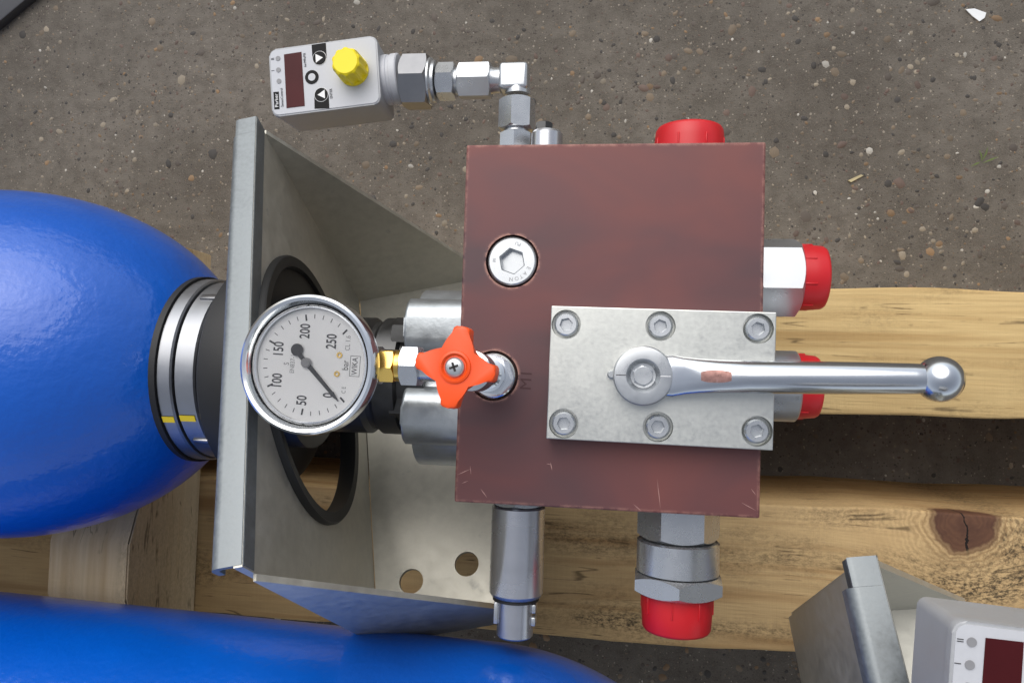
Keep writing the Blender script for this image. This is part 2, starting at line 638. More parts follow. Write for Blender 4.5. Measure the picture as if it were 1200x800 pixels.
def empty(name, loc, label, cat, group=None):
    o = bpy.data.objects.new(name, None)
    col.objects.link(o)
    o.empty_display_size = .05
    o.location = loc
    ORG[o.name] = V(loc)
    o['label'] = label
    o['category'] = cat
    if group:
        o['group'] = group
    return o


def tag(o, label, cat, group=None, kind=None):
    if label:
        o['label'] = label
    if cat:
        o['category'] = cat
    if group:
        o['group'] = group
    if kind:
        o['kind'] = kind
    return o


def text_bm(s, size, X, depth=.00006, squeeze=1.0, bold=0.0):
    """letters as thin relief, centred on the origin of X, reading along local +x"""
    cu = bpy.data.curves.new('t', 'FONT')
    cu.body = s
    cu.size = size
    cu.align_x = 'CENTER'
    cu.align_y = 'CENTER'
    cu.extrude = depth
    cu.offset = bold
    cu.resolution_u = 3
    ob = bpy.data.objects.new('t', cu)
    col.objects.link(ob)
    dg = bpy.context.evaluated_depsgraph_get()
    me = bpy.data.meshes.new_from_object(ob.evaluated_get(dg))
    bm = bmesh.new()
    bm.from_mesh(me)
    for w in bm.verts:
        w.co = X @ V((w.co.x * squeeze, w.co.y, w.co.z))
    bpy.data.objects.remove(ob)
    bpy.data.curves.remove(cu)
    bpy.data.meshes.remove(me)
    return bm


def T(loc, rz=0.0):
    return Matrix.Translation(V(loc)) @ Matrix.Rotation(rz, 4, 'Z')


def bore(o, cutters):
    """cut round holes (x, y, z top, radius, depth; world) into a mesh object"""
    bm = bmesh.new()
    for (x, y, z, rr, dp) in cutters:
        lathe(bm, (x, y, z), (0, 0, 1), [(-dp, 0), (-dp, rr), (.004, rr), (.004, 0)], 48)
    bmesh.ops.recalc_face_normals(bm, faces=bm.faces)
    for w in bm.verts:
        w.co -= ORG[o.name]
    me = bpy.data.meshes.new('cut')
    bm.to_mesh(me)
    bm.free()
    c = bpy.data.objects.new('cut', me)
    col.objects.link(c)
    par, loc = o.parent, o.location.copy()
    o.parent = None
    o.location = (0, 0, 0)
    md = o.modifiers.new('b', 'BOOLEAN')
    md.operation = 'DIFFERENCE'
    md.object = c
    md.solver = 'EXACT'
    dg = bpy.context.evaluated_depsgraph_get()
    dg.update()
    nm = bpy.data.meshes.new_from_object(o.evaluated_get(dg))
    o.modifiers.clear()
    old = o.data
    o.data = nm
    nm.name = old.name
    for p in nm.polygons:
        p.use_smooth = False
    o.parent = par
    o.location = loc
    bpy.data.objects.remove(c)


def B():
    return bmesh.new()


def copy_tree(o, parent, off=None):
    c = o.copy()
    col.objects.link(c)
    c.parent = parent
    for ch in list(o.children):
        copy_tree(ch, c)
    return c


# ================================================================== setting
g = B()
NG = 40
bmesh.ops.create_grid(g, x_segments=NG, y_segments=NG, size=20.0)
ground = obj('asphalt_ground', g, mat_asphalt(), origin=(0, 0, 0))
ground['kind'] = 'structure'

# aggregate stones worn flush with the asphalt, a little proud
g = B()
lay = g.loops.layers.float_color.new('stone')
PAL = [(.32, .27, .20)] * 3 + [(.20, .15, .10)] * 5 + [(.10, .08, .065)] * 6 + [(.035, .032, .03)] * 5 + [(.26, .16, .08)] * 2 + [(.55, .52, .46)] * 1 + [(.14, .09, .07)] * 4
ga, gb = P(-60, -60, HC), P(1260, 860, HC)
for i in range(17000):
    x = random.uniform(ga.x, gb.x)
    y = random.uniform(gb.y, ga.y)
    dens = .35 + .9 * noise.noise(V((x * 5, y * 5, 2.0))) + .55 * max(0, x)
    if random.random() > dens + .25:
        continue
    r = min(.0080, .0009 + random.expovariate(1 / .00118))
    el = random.uniform(.55, 1)
    a0 = random.uniform(0, 6.28)
    n = random.choice((6, 7, 8))
    hh = r * random.uniform(.03, .10)
    cc = random.choice(PAL)
    k = random.uniform(.7, 1.2)
    cc = (cc[0] * k, cc[1] * k, cc[2] * k, 1)
    rim, top = [], []
    ca, sa = math.cos(a0), math.sin(a0)
    for q in range(n):
        an = 2 * math.pi * q / n
        rr = r * random.uniform(.78, 1.12)
        px_, py_ = rr * math.cos(an), rr * el * math.sin(an)
        px_, py_ = px_ * ca - py_ * sa, px_ * sa + py_ * ca
        rim.append(g.verts.new((x + px_, y + py_, -.0004)))
        top.append(g.verts.new((x + px_ * .72, y + py_ * .72, hh)))
    fs = [g.faces.new(top)]
    for q in range(n):
        fs.append(g.faces.new((rim[q], rim[(q + 1) % n], top[(q + 1) % n], top[q])))
    for f_ in fs:
        for lp in f_.loops:
            lp[lay] = cc
stones = obj('aggregate_stones', g, mat_pebble(), origin=(0, 0, 0), angle=60)
tag(stones, 'small pale, brown and black stones set in the worn asphalt', 'gravel', kind='stuff')

# dark slab at the far corner of the yard
g = B()
pa, pb = P(52, -6, HC), P(-8, 44, HC)
dirn = (pb - pa).normalized()
nrm = V((dirn.y, -dirn.x, 0))
if nrm.x > 0:
    nrm = -nrm
Xs = Matrix(((dirn.x, nrm.x, 0, pa.x), (dirn.y, nrm.y, 0, pa.y), (0, 0, 1, 0), (0, 0, 0, 1)))
box(g, (.05, .08, .006), (.5, .16, .012), Xs, .002)
tag(obj('steel_plate', g, 'slab'), 'dark blue-grey plate lying flat on the asphalt', 'plate')

# timbers ----------------------------------------------------------
DB = .642                     # timber tops below the camera
TB = .199                     # timber depth


def timber(name, p0, p1, width, mat, label, seed, zt=HC - DB, th=TB, nseg=90, wane=.0018):
    p0, p1 = V((*p0, 0)), V((*p1, 0))
    d = (p1 - p0)
    ln = d.length
    d.normalize()
    s = V((-d.y, d.x, 0))
    bm = B()
    prof = []
    r = .0022
    for (a, b, q) in ((-1, 0, 0), (-1, 1, 1), (1, 1, 2), (1, 0, 3)):
        if b == 0:
            prof.append((a * width / 2, -th))
        else:
            for k in range(4):
                an = (math.pi - k * math.pi / 6) if a < 0 else (math.pi / 2 - k * math.pi / 6)
                prof.append((a * (width / 2 - r) + r * math.cos(an), -r + r * math.sin(an)))
    rings = []
    for k in range(nseg + 1):
        t = ln * k / nseg
        rr = []
        for (a, z) in prof:
            j = noise.noise(V((t * 9, seed, a * 6))) * wane * 2.2 + noise.noise(V((t * 60, seed + 5, a * 40))) * wane * .6
            jz = noise.noise(V((t * 12, seed + 9, a * 20))) * .0008 if z > -th * .5 else 0
            rr.append(bm.verts.new(p0 + d * t + s * (a + (j if abs(a) > width / 2 - .005 else 0)) + V((0, 0, zt + z + jz))))
        rings.append(rr)
    m_ = len(prof)
    for a, b in zip(rings, rings[1:]):
        for k in range(m_):
            j = (k + 1) % m_
            bm.faces.new((a[k], a[j], b[j], b[k]))
    bm.faces.new(rings[0])
    bm.faces.new(list(reversed(rings[-1])))
    o = obj(name, bm, mat, origin=(p0 + p1) / 2 + V((0, 0, zt - th)))
    return tag(o, label, 'timber')


kp = P(1130, 612, DB)
w1 = mat_wood('pale_timber', (.70, .51, .24), (.43, .27, .105), 0, None, .55, 1.7,
              [(.12, -.028, .06, .006, 1.0), (.20, .03, .03, .012, .5)])
timber('timber_beam', (-.75, .0185), (.75, .0350), .0985, w1,
       'pale yellow timber beam running beneath the lever and ball knob', 1.0)
oc = (V((-.75, -.1605, 0)) + V((.75, -.1480, 0))) / 2
kx, ky = kp.x - oc.x, kp.y - oc.y


def S2(px, py, rx, ry, k):
    q = P(px, py, DB)
    return (q.x - oc.x, q.y - oc.y, rx, ry, k)


w2 = mat_wood('knotty_timber', (.68, .48, .24), (.42, .25, .105), 0, (kx, ky, .027), .7, 8.3,
              [S2(1120, 690, .045, .020, 1.5), S2(1190, 640, .02, .03, 1.2), S2(990, 605, .05, .009, .9), S2(830, 735, .20, .007, 1.1), S2(1180, 600, .04, .006, .8), S2(950, 650, .02, .02, .4)], TB)
timber('timber_beam', (-.75, -.1605), (.75, -.1480), .116, w2,
       'brown knotty timber beam with black mildew beneath the manifold ports', 4.0)

# notched cradle under the tanks, running across the beams
AXY, AXZ, RT = -.0015, HC - .472, .1154          # tank axis and radius
A2Y, A2Z = -.282, HC - .462
zt, zb = HC - .543, HC - DB


def vnotch(cy, cz, hw):
    """tangent V under a tank of radius RT: returns (half width, z of apex)"""
    dx, dz = hw, cz - zt
    dl = math.hypot(dx, dz)
    be = math.atan2(dz, -dx) + math.asin(RT / dl)
    return zt + math.tan(be) * (-hw)


ap1 = vnotch(AXY, AXZ, .135)
ap2 = vnotch(A2Y, A2Z, .105)
out = [(.100, zb + .001), (.100, zt - (zt - ap1) * .28), (AXY, ap1), (AXY - .135, zt), (A2Y + .105, zt), (A2Y, ap2), (A2Y - .105, zt), (-.46, zt), (-.46, zb + .001)]
g = B()
Xc = Matrix(((0, 0, 1, -.428), (1, 0, 0, 0), (0, 1, 0, 0), (0, 0, 0, 1)))
prism(g, out, Xc, .066)
bmesh.ops.bevel(g, geom=list(g.edges), offset=.0012, segments=2, affect='EDGES')
w3 = mat_wood('cradle_timber', (.80, .66, .45), (.62, .46, .27), 1, None, .35, 21.0)
cr = obj('tank_cradle', g, w3)
tag(cr, 'notched pale timber cradle holding the two blue tanks', 'cradle')

# ================================================================== main unit
U = empty('hydraulic_accumulator', (-.36, AXY, AXZ - RT),
          'blue hydraulic accumulator with red-brown manifold block, lever, gauge and orange handwheel', 'hydraulic unit')


def shell_profile(x_end, x0, a, r_neck, ln):
    pr = []
    xl = x0 - ln
    for k in range(0, 15):
        th = math.pi / 2 * (1 - k / 14)
        pr.append((xl - a * math.sin(th) if k < 14 else xl, RT * math.cos(th)))
    pr[0] = (pr[0][0], 0)
    kmax = math.asin(x_end)
    for k in range(0, 25):
        th = kmax * k / 24
        pr.append((x0 + a * math.sin(th), RT * math.cos(th)))
    return pr


XN = -.267
bm = B()
pr = shell_profile(.8646, -.405, .1596, .058, .55)
lathe(bm, (0, AXY, AXZ), (1, 0, 0), [(t, r) for t, r in pr], 96)
shell = obj('tank_shell', bm, 'blue', U, 'glossy blue domed steel tank')
bm = B()
lathe(bm, (0, AXY, AXZ), (1, 0, 0), [(XN - .004, .040), (XN - .004, .0600), (XN + .0022, .0600), (XN + .0022, .040)], 72)
gasket = obj('neck_seal', bm, 'black', U)
bm = B()
lathe(bm, (0, AXY, AXZ), (1, 0, 0), [(XN + .002, .03), (XN + .002, .0575), (XN + .003, .0585), (XN + .0105, .0585), (XN + .0115, .0575), (XN + .0115, .03)], 72)
ring = obj('neck_ring', bm, 'steel_ring', U)
bm = B()
lathe(bm, (0, AXY, AXZ), (1, 0, 0), [(XN + .0115, .03), (XN + .0115, .0530), (XN + .0128, .0565), (XN + .0240, .0565), (XN + .0250, .0555), (XN + .0250, .03)], 72)
lockring = obj('lock_ring', bm, 'steel_ring', U)
for sgn in (1, -1):                               # spanner slots
    bm = B()
    a = R_(50)
    c = V((XN + .0205, AXY + sgn * .0562 * math.sin(a), AXZ + .0562 * math.cos(a)))
    box(bm, (0, 0, 0), (.010, .0045, .0032), T(c) @ Matrix.Rotation(-sgn * a, 4, 'X'), .0006)
    obj('spanner_slot', bm, 'nut_dull', lockring)
bm = B()
lathe(bm, (0, AXY, AXZ), (1, 0, 0), [(XN + .0250, .02), (XN + .0250, .048), (-.19, .048), (-.19, .02)], 64)
obj('fluid_port', bm, 'steel_dark', U)
for t0, t1, rr, par in ((XN + .003, XN + .0105, .0586, ring), (XN + .0129, XN + .0225, .0566, lockring)):
    bm = B()
    a = -R_(31)
    pts = []
    for k in range(5):
        b0 = a - .035 + .07 * k / 4 + random.uniform(-.004, .004)
        for tt in (t0, t1):
            pts.append(bm.verts.new((tt, AXY + math.sin(b0) * (rr + .0003), AXZ + math.cos(b0) * (rr + .0003))))
    for k in range(4):
        bm.faces.new((pts[2 * k], pts[2 * k + 1], pts[2 * k + 3], pts[2 * k + 2]))
    obj('paint_mark', bm, 'yellow_mark', par)

bm = B()
lathe(bm, (0, AXY, AXZ), (1, 0, 0), [(XN + .030, .047), (XN + .030, .063), (XN + .033, .067), (XN + .057, .0725), (XN + .060, .0715), (XN + .062, .066), (XN + .062, .047)], 72)
obj('rubber_collar', bm, 'black', U)

# ---- mounting bracket (folded galvanised sheet), rolled with the tank
def euler(r, p, y):
    return Matrix.Rotation(y, 4, 'Z') @ Matrix.Rotation(p, 4, 'Y') @ Matrix.Rotation(r, 4, 'X')


BW, BH, BL, BT = .2744, .2131, .108, .004


def bracket(X, parent, ringmat='black', fl=.0155, tipcut=.012):
    bm = B()
    plate_with_holes(bm, -BW / 2, BW / 2, 0, BH, [(-.005, .120, .0840)], BT, X)
    root = obj('mounting_bracket', bm, 'galv', parent, 'folded galvanised sheet bracket with large round hole')
    bm = B()                                           # lip folded back over the tank side
    ro = .005
    sec = [(0, BH - .012), (0, BH - .0008), (-.0008, BH)]
    for k in range(7):
        an = R_(90 + 15 * k)
        sec.append((-fl + ro + ro * math.cos(an), BH - ro + ro * math.sin(an)))
    sec.append((-fl, BH - .011))
    inn = [(-fl + .003, BH - .011), (-fl + .003, BH - ro), (-fl + ro, BH - .003), (-BT - .0002, BH - .003), (-BT - .0002, BH - .012)]
    pts = sec + inn
    outl = [(p[0] + .0004 if p[0] > -.003 else p[0], p[1] + .0003) for p in pts]
    Xl = X @ Matrix(((1, 0, 0, 0), (0, 0, 1, -BW / 2 + .001), (0, 1, 0, 0), (0, 0, 0, 1)))
    prism(bm, outl, Xl, BW - .013)
    obj('lip', bm, 'galv_worn', root)
    bm = B()                                           # notched end of the lip, stepped back
    outl2 = [(p[0] if p[0] > -fl + .002 else p[0] + .0030, p[1]) for p in outl]
    Xl2 = X @ Matrix(((1, 0, 0, 0), (0, 0, 1, BW / 2 - .0119), (0, 1, 0, 0), (0, 0, 0, 1)))
    prism(bm, outl2, Xl2, .0128)
    obj('lip_end', bm, 'galv_worn', root)
    bm = B()
    plate_with_holes(bm, .0005, BL, -BW / 2, BW / 2, [(.026, -.103, .0085), (.066, -.098, .0085), ], BT, X, 'z')
    obj('back_plate', bm, 'galv', root)
    for sgn in (1, -1):
        bm = B()
        tri = [(-.001, -.003), (BL, -.003), (BL, tipcut), (.0004, BH - .014), (-.001, BH - .014)]
        off = BW / 2 if sgn > 0 else -BW / 2 - BT * .8
        Xg = X @ Matrix(((1, 0, 0, 0), (0, 0, 1, off), (0, 1, 0, 0), (0, 0, 0, 1)))
        prism(bm, tri, Xg, BT * .8)
        obj('gusset', bm, 'galv', root)
    bm = B()                                           # rubber support ring in the hole
    d = (X.to_3x3() @ V((1, 0, 0)))
    o = X @ V((0, -.005, .120))
    lathe(bm, o, d, [(-.0075, .0775), (-.0075, .0895), (-.0045, .0905), (-.0042, .0842), (.0025, .0842), (.0040, .083), (.0035, .0770), (-.004, .0760)], 72, close=True)
    obj('support_ring', bm, ringmat, parent, 'black rubber support ring in the bracket hole', angle=40)
    return root


X1 = Matrix.Translation(V((-.1872, -.0602, HC - .5698))) @ euler(-.4474, .0868, .2171)
br1 = bracket(X1, U)

# ---- adapter tube and split flange clamp
XB0, XB1, YB0, YB1 = -.0866, .0755, -.0698, .1285
DT = .417
ZT = HC - DT
BTH = .112
ca = P(450, 440, .45)
cay = ca.y
bm = B()
lathe(bm, (0, cay, AXZ), (1, 0, 0), [(-.235, .03), (-.235, .0365), (-.152, .0365), (-.149, .034), (-.146, .034), (-.143, .0365), (-.130, .0365), (-.1285, .033), (-.112, .033), (-.112, .02)], 64)
obj('adapter_tube', bm, 'steel_dark', U)
XC0 = P(474, 400, .435).x
for sgn in (1, -1):
    bm = B()
    yy0, yy1 = (P(500, 420, .44).y, P(500, 349, .44).y) if sgn > 0 else (P(500, 522, .44).y, P(500, 452, .44).y)
    hh_, ww_ = .078, yy1 - yy0
    Xf = Matrix(((0, 0, -1, XB0 - .0004), (1, 0, 0, (yy0 + yy1) / 2), (0, 1, 0, AXZ), (0, 0, 0, 1)))
    prism(bm, rrect(ww_, hh_, .0125, 8), Xf, XB0 - XC0, .0022, 3)
    lathe(bm, (0, cay + sgn * .0215, AXZ), (1, 0, 0), [(XC0 + .004, .01), (XC0 + .004, .033), (XB0 - .0006, .033), (XB0 - .0006, .01)], 48)
    cl = obj('flange_clamp', bm, 'cast', U, 'cast split flange clamp half', angle=50)
    for dz in (.0215, -.0215):
        bm = B()
        by = (P(463, 391, .447).y if sgn > 0 else P(463, 474, .447).y)
        hexa(bm, (0, by, AXZ + dz), (1, 0, 0), XC0 - .0105, XC0 - .0002, .0175, R_(30 if dz > 0 else 12))
        lathe(bm, (0, by, AXZ + dz), (1, 0, 0), [(XC0 - .0015, .0001), (XC0 - .0015, .0105), (XC0 + .001, .0105), (XC0 + .001, .0001)], 32)
        obj('bolt', bm, 'steel_dark', cl)

# ---- manifold block
bm = B()
box(bm, ((XB0 + XB1) / 2, (YB0 + YB1) / 2, ZT - BTH / 2), (XB1 - XB0, YB1 - YB0, BTH), None, .0010, 2)
blk = obj('manifold_block', bm, 'block', U, 'red-brown rectangular manifold block')
# stamped port mark
bm = text_bm('M1', .0088, T(P(617, 445, DT) + V((0, 0, .00005)), R_(88)), .00008)
obj('port_mark', bm, 'engraved', blk)
for (ax_, ay_, bx_, by_, ww) in ((645, 541, 647, 551, .0005), (640, 543, 646, 544, .0003), (536, 556, 552, 549, .0004), (541, 566, 549, 563, .0003), (563, 572, 571, 583, .0004), (551, 545, 552, 556, .0003), (770, 560, 774, 596, .0003), (742, 590, 752, 599, .0003), (868, 588, 886, 598, .0003), (880, 572, 886, 580, .0003)):
    p_, q_ = P(ax_, ay_, DT), P(bx_, by_, DT)
    d_ = (q_ - p_)
    bm = B()
    prism(bm, [(0, 0), (d_.length * .4, -ww / 2), (d_.length, 0), (d_.length * .55, ww / 2)], T(p_ + V((0, 0, .00001)), math.atan2(d_.y, d_.x)), .00006)
    obj('scratch', bm, 'scratch', blk)
# screw plug with hexagon socket
pc = P(600, 306, DT)
vb0 = P(578, 440, DT) + V((0, 0, .0002))
bore(blk, [(pc.x, pc.y, ZT, .0147, .010), (vb0.x, vb0.y, ZT, .0138, .009)])
bm = B()
n = 72
orr, irr = [], []


def ring_with_hex(bm, c, z0, z1, ro, hx, depth, cham=.0006, rot=0, n=72, star=False):
    """disc with a hexagon (or round lobed) socket sunk into its top"""
    def rad(a):
        if star:
            return hx / 2 * (1 + .16 * math.cos(6 * a))
        a = (a - rot + math.pi / 6) % (math.pi / 3) - math.pi / 6
        return (hx / 2) / math.cos(a)
    lev = []
    spec = [('o', z0, ro), ('o', z1 - cham, ro), ('o', z1, ro - cham), ('h', z1, 1.08), ('h', z1 - cham * .6, 1.0), ('h', z1 - depth, .98)]
    for kd, z, q in spec:
        rr = []
        for k in range(n):
            a = 2 * math.pi * k / n
            r = q if kd == 'o' else rad(a) * q
            rr.append(bm.verts.new((c[0] + r * math.cos(a), c[1] + r * math.sin(a), z)))
        lev.append(rr)
    for a, b in zip(lev, lev[1:]):
        for k in range(n):
            j = (k + 1) % n
            bm.faces.new((a[k], a[j], b[j], b[k]))
    bm.faces.new(lev[-1])
    bm.faces.new(list(reversed(lev[0])))


ring_with_hex(bm, pc, ZT - .0098, ZT + .0004, .0135, .0122, .0060, .0010, .2)
plug = obj('screw_plug', bm, 'bright', blk, 'round zinc screw plug with hexagon socket')
for s_, a_, sz in (('E', 22, .0030), ('A', 42, .0030), ('T', 58, .0030), ('O', 73, .0030), ('N', 91, .0030), ('PU', -72, .0028), ('88', 182, .0024)):
    a = R_(-a_)
    q = V((pc.x + .0100 * math.cos(a), pc.y + .0100 * math.sin(a), ZT + .00045))
    rz = a - math.pi / 2 if s_ not in ('PU', '88') else a + math.pi / 2
    bmx = text_bm(s_, sz, T(q, rz), .00003)
    if plug.get('_t') is None:
        acc_bm = bmx
        plug['_t'] = 1
    else:
        me_ = bpy.data.meshes.new('q')
        bmx.to_mesh(me_)
        bmx.free()
        acc_bm.from_mesh(me_)
        bpy.data.meshes.remove(me_)
del plug['_t']
# letters hang on the block: they are a sub-part of the block like the plug
obj('plug_lettering', acc_bm, 'grey_soft', blk)

# ---- ball valve: cover plate, six socket screws, lever
DP = .403
c4 = [P(645, 362, DP), P(910, 367, DP), P(906, 525, DP), P(641, 516, DP)]
x0 = (c4[0].x + c4[3].x) / 2; x1 = (c4[1].x + c4[2].x) / 2
y0 = (c4[2].y + c4[3].y) / 2; y1 = (c4[0].y + c4[1].y) / 2
bm = B()
ZP = HC - DP
box(bm, (0, 0, 0), (x1 - x0, y1 - y0 + .0012, ZP - ZT), T(((x0 + x1) / 2, (y0 + y1) / 2 + .0005, (ZP + ZT) / 2 + .0001), R_(-.6)), .0005, 2)
bv = obj('ball_valve_plate', bm, 'zinc_plate', U, 'zinc-plated cover plate with six socket screws and a lever')
SCR = ((663.5, 380), (774, 382), (888.5, 385), (660.5, 496), (771, 500), (887, 505))
bore(bv, [(P(*q_, DP).x, P(*q_, DP).y, ZP, .0077, .0065) for q_ in SCR])
for i, (sx, sy) in enumerate(SCR):
    c = P(sx, sy, DP)
    bm = B()
    ring_with_hex(bm, c, ZP - .0062, ZP + .0006, .0063, .0058, .0036, .0010, random.uniform(0, 1), 60)
    obj('socket_screw', bm, 'bright', bv)
hub = P(754, 440, .386)
ball = P(1101, 444, .386)
ld = (ball - hub)
ld.z = 0
ll = ld.length
lang = math.atan2(ld.y, ld.x)
XL = T((hub.x, hub.y, HC - .386), lang)
bm = B()
# lever arm: loft of rounded sections along local x
secs = [(.0080, .0100, .0045, -.0087), (.0145, .0106, .0052, -.0080), (.020, .0096, .0064, -.0060), (.027, .0089, .0073, -.0042), (.036, .0083, .0077, -.0022), (.050, .0081, .0079, -.0006),
        (.075, .0079, .0078, .0), (.10, .0077, .0076, .0), (.125, .0073, .0073, .0), (ll - .0075, .0071, .0071, .0), (ll - .002, .0060, .0060, 0)]
rings = []
n = 32
for (t, w, h, dz) in secs:
    rr = []
    ex = 2.0 if t > .05 else 2.0 + (.05 - t) * 40
    for k in range(n):
        a = 2 * math.pi * k / n
        c, s = math.cos(a), math.sin(a)
        rr.append(bm.verts.new(XL @ V((t, math.copysign(abs(c) ** (2 / ex), c) * w, dz + math.copysign(abs(s) ** (2 / ex), s) * h))))
    rings.append(rr)
for a, b in zip(rings, rings[1:]):
    for k in range(n):
        j = (k + 1) % n
        bm.faces.new((a[k], a[j], b[j], b[k]))
bm.faces.new(rings[0]); bm.faces.new(list(reversed(rings[-1])))
lever = obj('lever', bm, 'polished', bv, 'long bright metal lever', angle=60)
bm = B()
lathe(bm, XL @ V((ll, 0, 0)), (math.cos(lang), math.sin(lang), 0), [(-.0108 * math.cos(k * math.pi / 24), .0108 * math.sin(k * math.pi / 24) if 0 < k < 24 else 0) for k in range(25)], 48)
obj('ball_knob', bm, 'polished', bv, 'polished ball knob on lever end')
bm = B()
lathe(bm, (hub.x, hub.y, ZP), (0, 0, 1), [(.0002, 0.0), (.0002, .0150), (.0130, .0150), (.0143, .0143), (.0146, .0130), (.0146, .0085), (.0118, .0062), (.0112, 0)], 64)
obj('lever_hub', bm, 'zinc', bv, angle=25)
bm = B()
hexa(bm, (hub.x, hub.y, ZP), (0, 0, 1), .0110, .0136, .0090, .1)
obj('hub_bolt', bm, 'zinc', bv, angle=20)
for sgn in (1, -1):
    bm = B()
    box(bm, (0, 0, 0), (.0050, .0004, .0003), T((hub.x + sgn * .0110, hub.y, ZP + .0147), 0), 0)
    obj('index_line', bm, 'white_print' if sgn > 0 else 'grey_print', bv)
bm = B()
lathe(bm, (hub.x - .0158, hub.y + .0002, ZP), (0, 0, 1), [(.0002, .0022), (.004, .0022), (.005, .0015), (.005, 0)], 24)
obj('stop_pin', bm, 'zinc', bv)
def lever_top(x, y):
    for q0, q1 in zip(secs, secs[1:]):
        if q0[0] <= x <= q1[0]:
            k = (x - q0[0]) / (q1[0] - q0[0])
            w, h, dz = (q0[i] + (q1[i] - q0[i]) * k for i in (1, 2, 3))
            ex = 2.0 if x > .05 else 2.0 + (.05 - x) * 40
            return dz + h * max(0.0, 1 - abs(y / w) ** ex) ** (1 / ex)
    return 0.0


bm = B()  # blurred red reflection on the lever neck, painted as a thin coloured patch
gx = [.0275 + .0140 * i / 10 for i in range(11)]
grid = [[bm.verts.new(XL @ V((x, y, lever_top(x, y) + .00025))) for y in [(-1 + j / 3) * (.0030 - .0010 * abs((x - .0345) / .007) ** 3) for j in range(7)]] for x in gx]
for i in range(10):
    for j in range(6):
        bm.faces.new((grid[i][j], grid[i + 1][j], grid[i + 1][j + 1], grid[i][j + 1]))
obj('painted_reflection', bm, 'red_reflection', bv, 'red reflection painted on the lever neck')

# ---- capped ports
def seg_hex(par, name, o, d, t0, t1, af, mat, rot=0.0):
    bm = B()
    hexa(bm, o, d, t0, t1, af, rot)
    return obj(name, bm, mat, par, angle=24)


def seg_round(par, name, o, d, prof, mat, seg=48, angle=32):
    bm = B()
    lathe(bm, o, d, prof, seg)
    return obj(name, bm, mat, par, angle=angle)


def cap(par, o, d, t0, t1, r, ribs=3, a0=0.4):
    """moulded plastic thread cap with a few raised ribs"""
    bm = B()
    lathe(bm, o, d, [(t0, r * .5), (t0, r * 1.0), (t0 + (t1 - t0) * .45, r * .985), (t1 - .0022 * (1 if t1 > t0 else -1), r * .95), (t1 - .0006 * (1 if t1 > t0 else -1), r * .90), (t1, r * .82), (t1, r * .55), (t1 - .001, r * .5), (t1 - .001, 0)], 56)
    dd, u, v = frame(d)
    for k in range(8):
        a = a0 + k * math.pi / 4
        rad = u * math.cos(a) + v * math.sin(a)
        tg = dd.cross(rad)
        X = Matrix((( *[x for x in (dd.x, tg.x, rad.x)], 0), (dd.y, tg.y, rad.y, 0), (dd.z, tg.z, rad.z, 0), (0, 0, 0, 1)))
        c = V(o) + dd * (t0 + (t1 - t0) * .25) + rad * r * .985
        X = Matrix.Translation(c) @ X
        box(bm, (0, 0, 0), (abs(t1 - t0) * .5, .0011, .0012), X, .0003, 1)
    return obj('protective_cap', bm, 'red', par, 'red plastic thread cap', angle=40)


DF = .462
# right side, upper
cy = P(915, 325, DF).y
o = (XB1, cy, HC - DF)
sx = lambda px, D=DF: P(px, 325, D).x - XB1
seg_r = seg_round(U, 'port_fitting', o, (1, 0, 0), [(.0002, .01), (.0002, .0190), (.0022, .0190), (.0022, .01)], 'zinc')
seg_r['label'] = 'zinc hexagon port fitting with red cap on the block side'
seg_hex(seg_r, 'hexagon_nut', o, (1, 0, 0), .0022, sx(935), .0405, 'zinc', R_(22))
cap(seg_r, o, (1, 0, 0), sx(932), sx(966), .0192, a0=.3)
# right side, lower
cy = P(915, 452, DF).y
o = (XB1, cy, HC - DF)
seg_r = seg_round(U, 'port_fitting', o, (1, 0, 0), [(.0002, .01), (.0002, .0190), (.0040, .0190), (.0040, .01)], 'zinc')
seg_round(seg_r, 'collar', o, (1, 0, 0), [(.0040, .01), (.0040, .0205), (sx(932), .0205), (sx(934), .0195), (sx(934), .01)], 'zinc')
cap(seg_r, o, (1, 0, 0), sx(928), sx(960), .0188, a0=.1)
# top side: cap seen above the block's edge
cx = P(808, 155, DF).x
o = (cx, YB1, HC - DF)
seg_r = seg_round(U, 'port_fitting', o, (0, 1, 0), [(.0002, .01), (.0002, .0190), (.0060, .0190), (.0060, .01)], 'zinc')
cap(seg_r, o, (0, 1, 0), .0062, P(808, 143, DF - .012).y - YB1, .0208)
# bottom side, big capped union
cx = P(794, 660, DF).x
o = (cx, YB0, HC - DF)
sy = lambda py, D=DF: YB0 - P(794, py, D).y
dn = (0, -1, 0)
seg_r = seg_round(U, 'port_fitting', o, dn, [(.0002, .01), (.0002, .0205), (.0018, .0205), (.0018, .01)], 'zinc')
seg_r['label'] = 'zinc union of two hexagons and a plain collar with red cap'
seg_hex(seg_r, 'hexagon_nut', o, dn, .0018, sy(641, .437), .0410, 'bright', R_(28))
seg_round(seg_r, 'collar', o, dn, [(sy(641, .437) + .0006, .012), (sy(641, .437) + .0006, .0226), (sy(644, .437), .0236), (sy(681, .437), .0236), (sy(682, .437), .0228), (sy(682, .437), .012)], 'bright', 64)
seg_hex(seg_r, 'hexagon_nut', o, dn, sy(683, .437), sy(707, .437), .0485, 'bright', R_(2))
cap(seg_r, o, dn, sy(704, .44), sy(738), .0206, a0=.2)
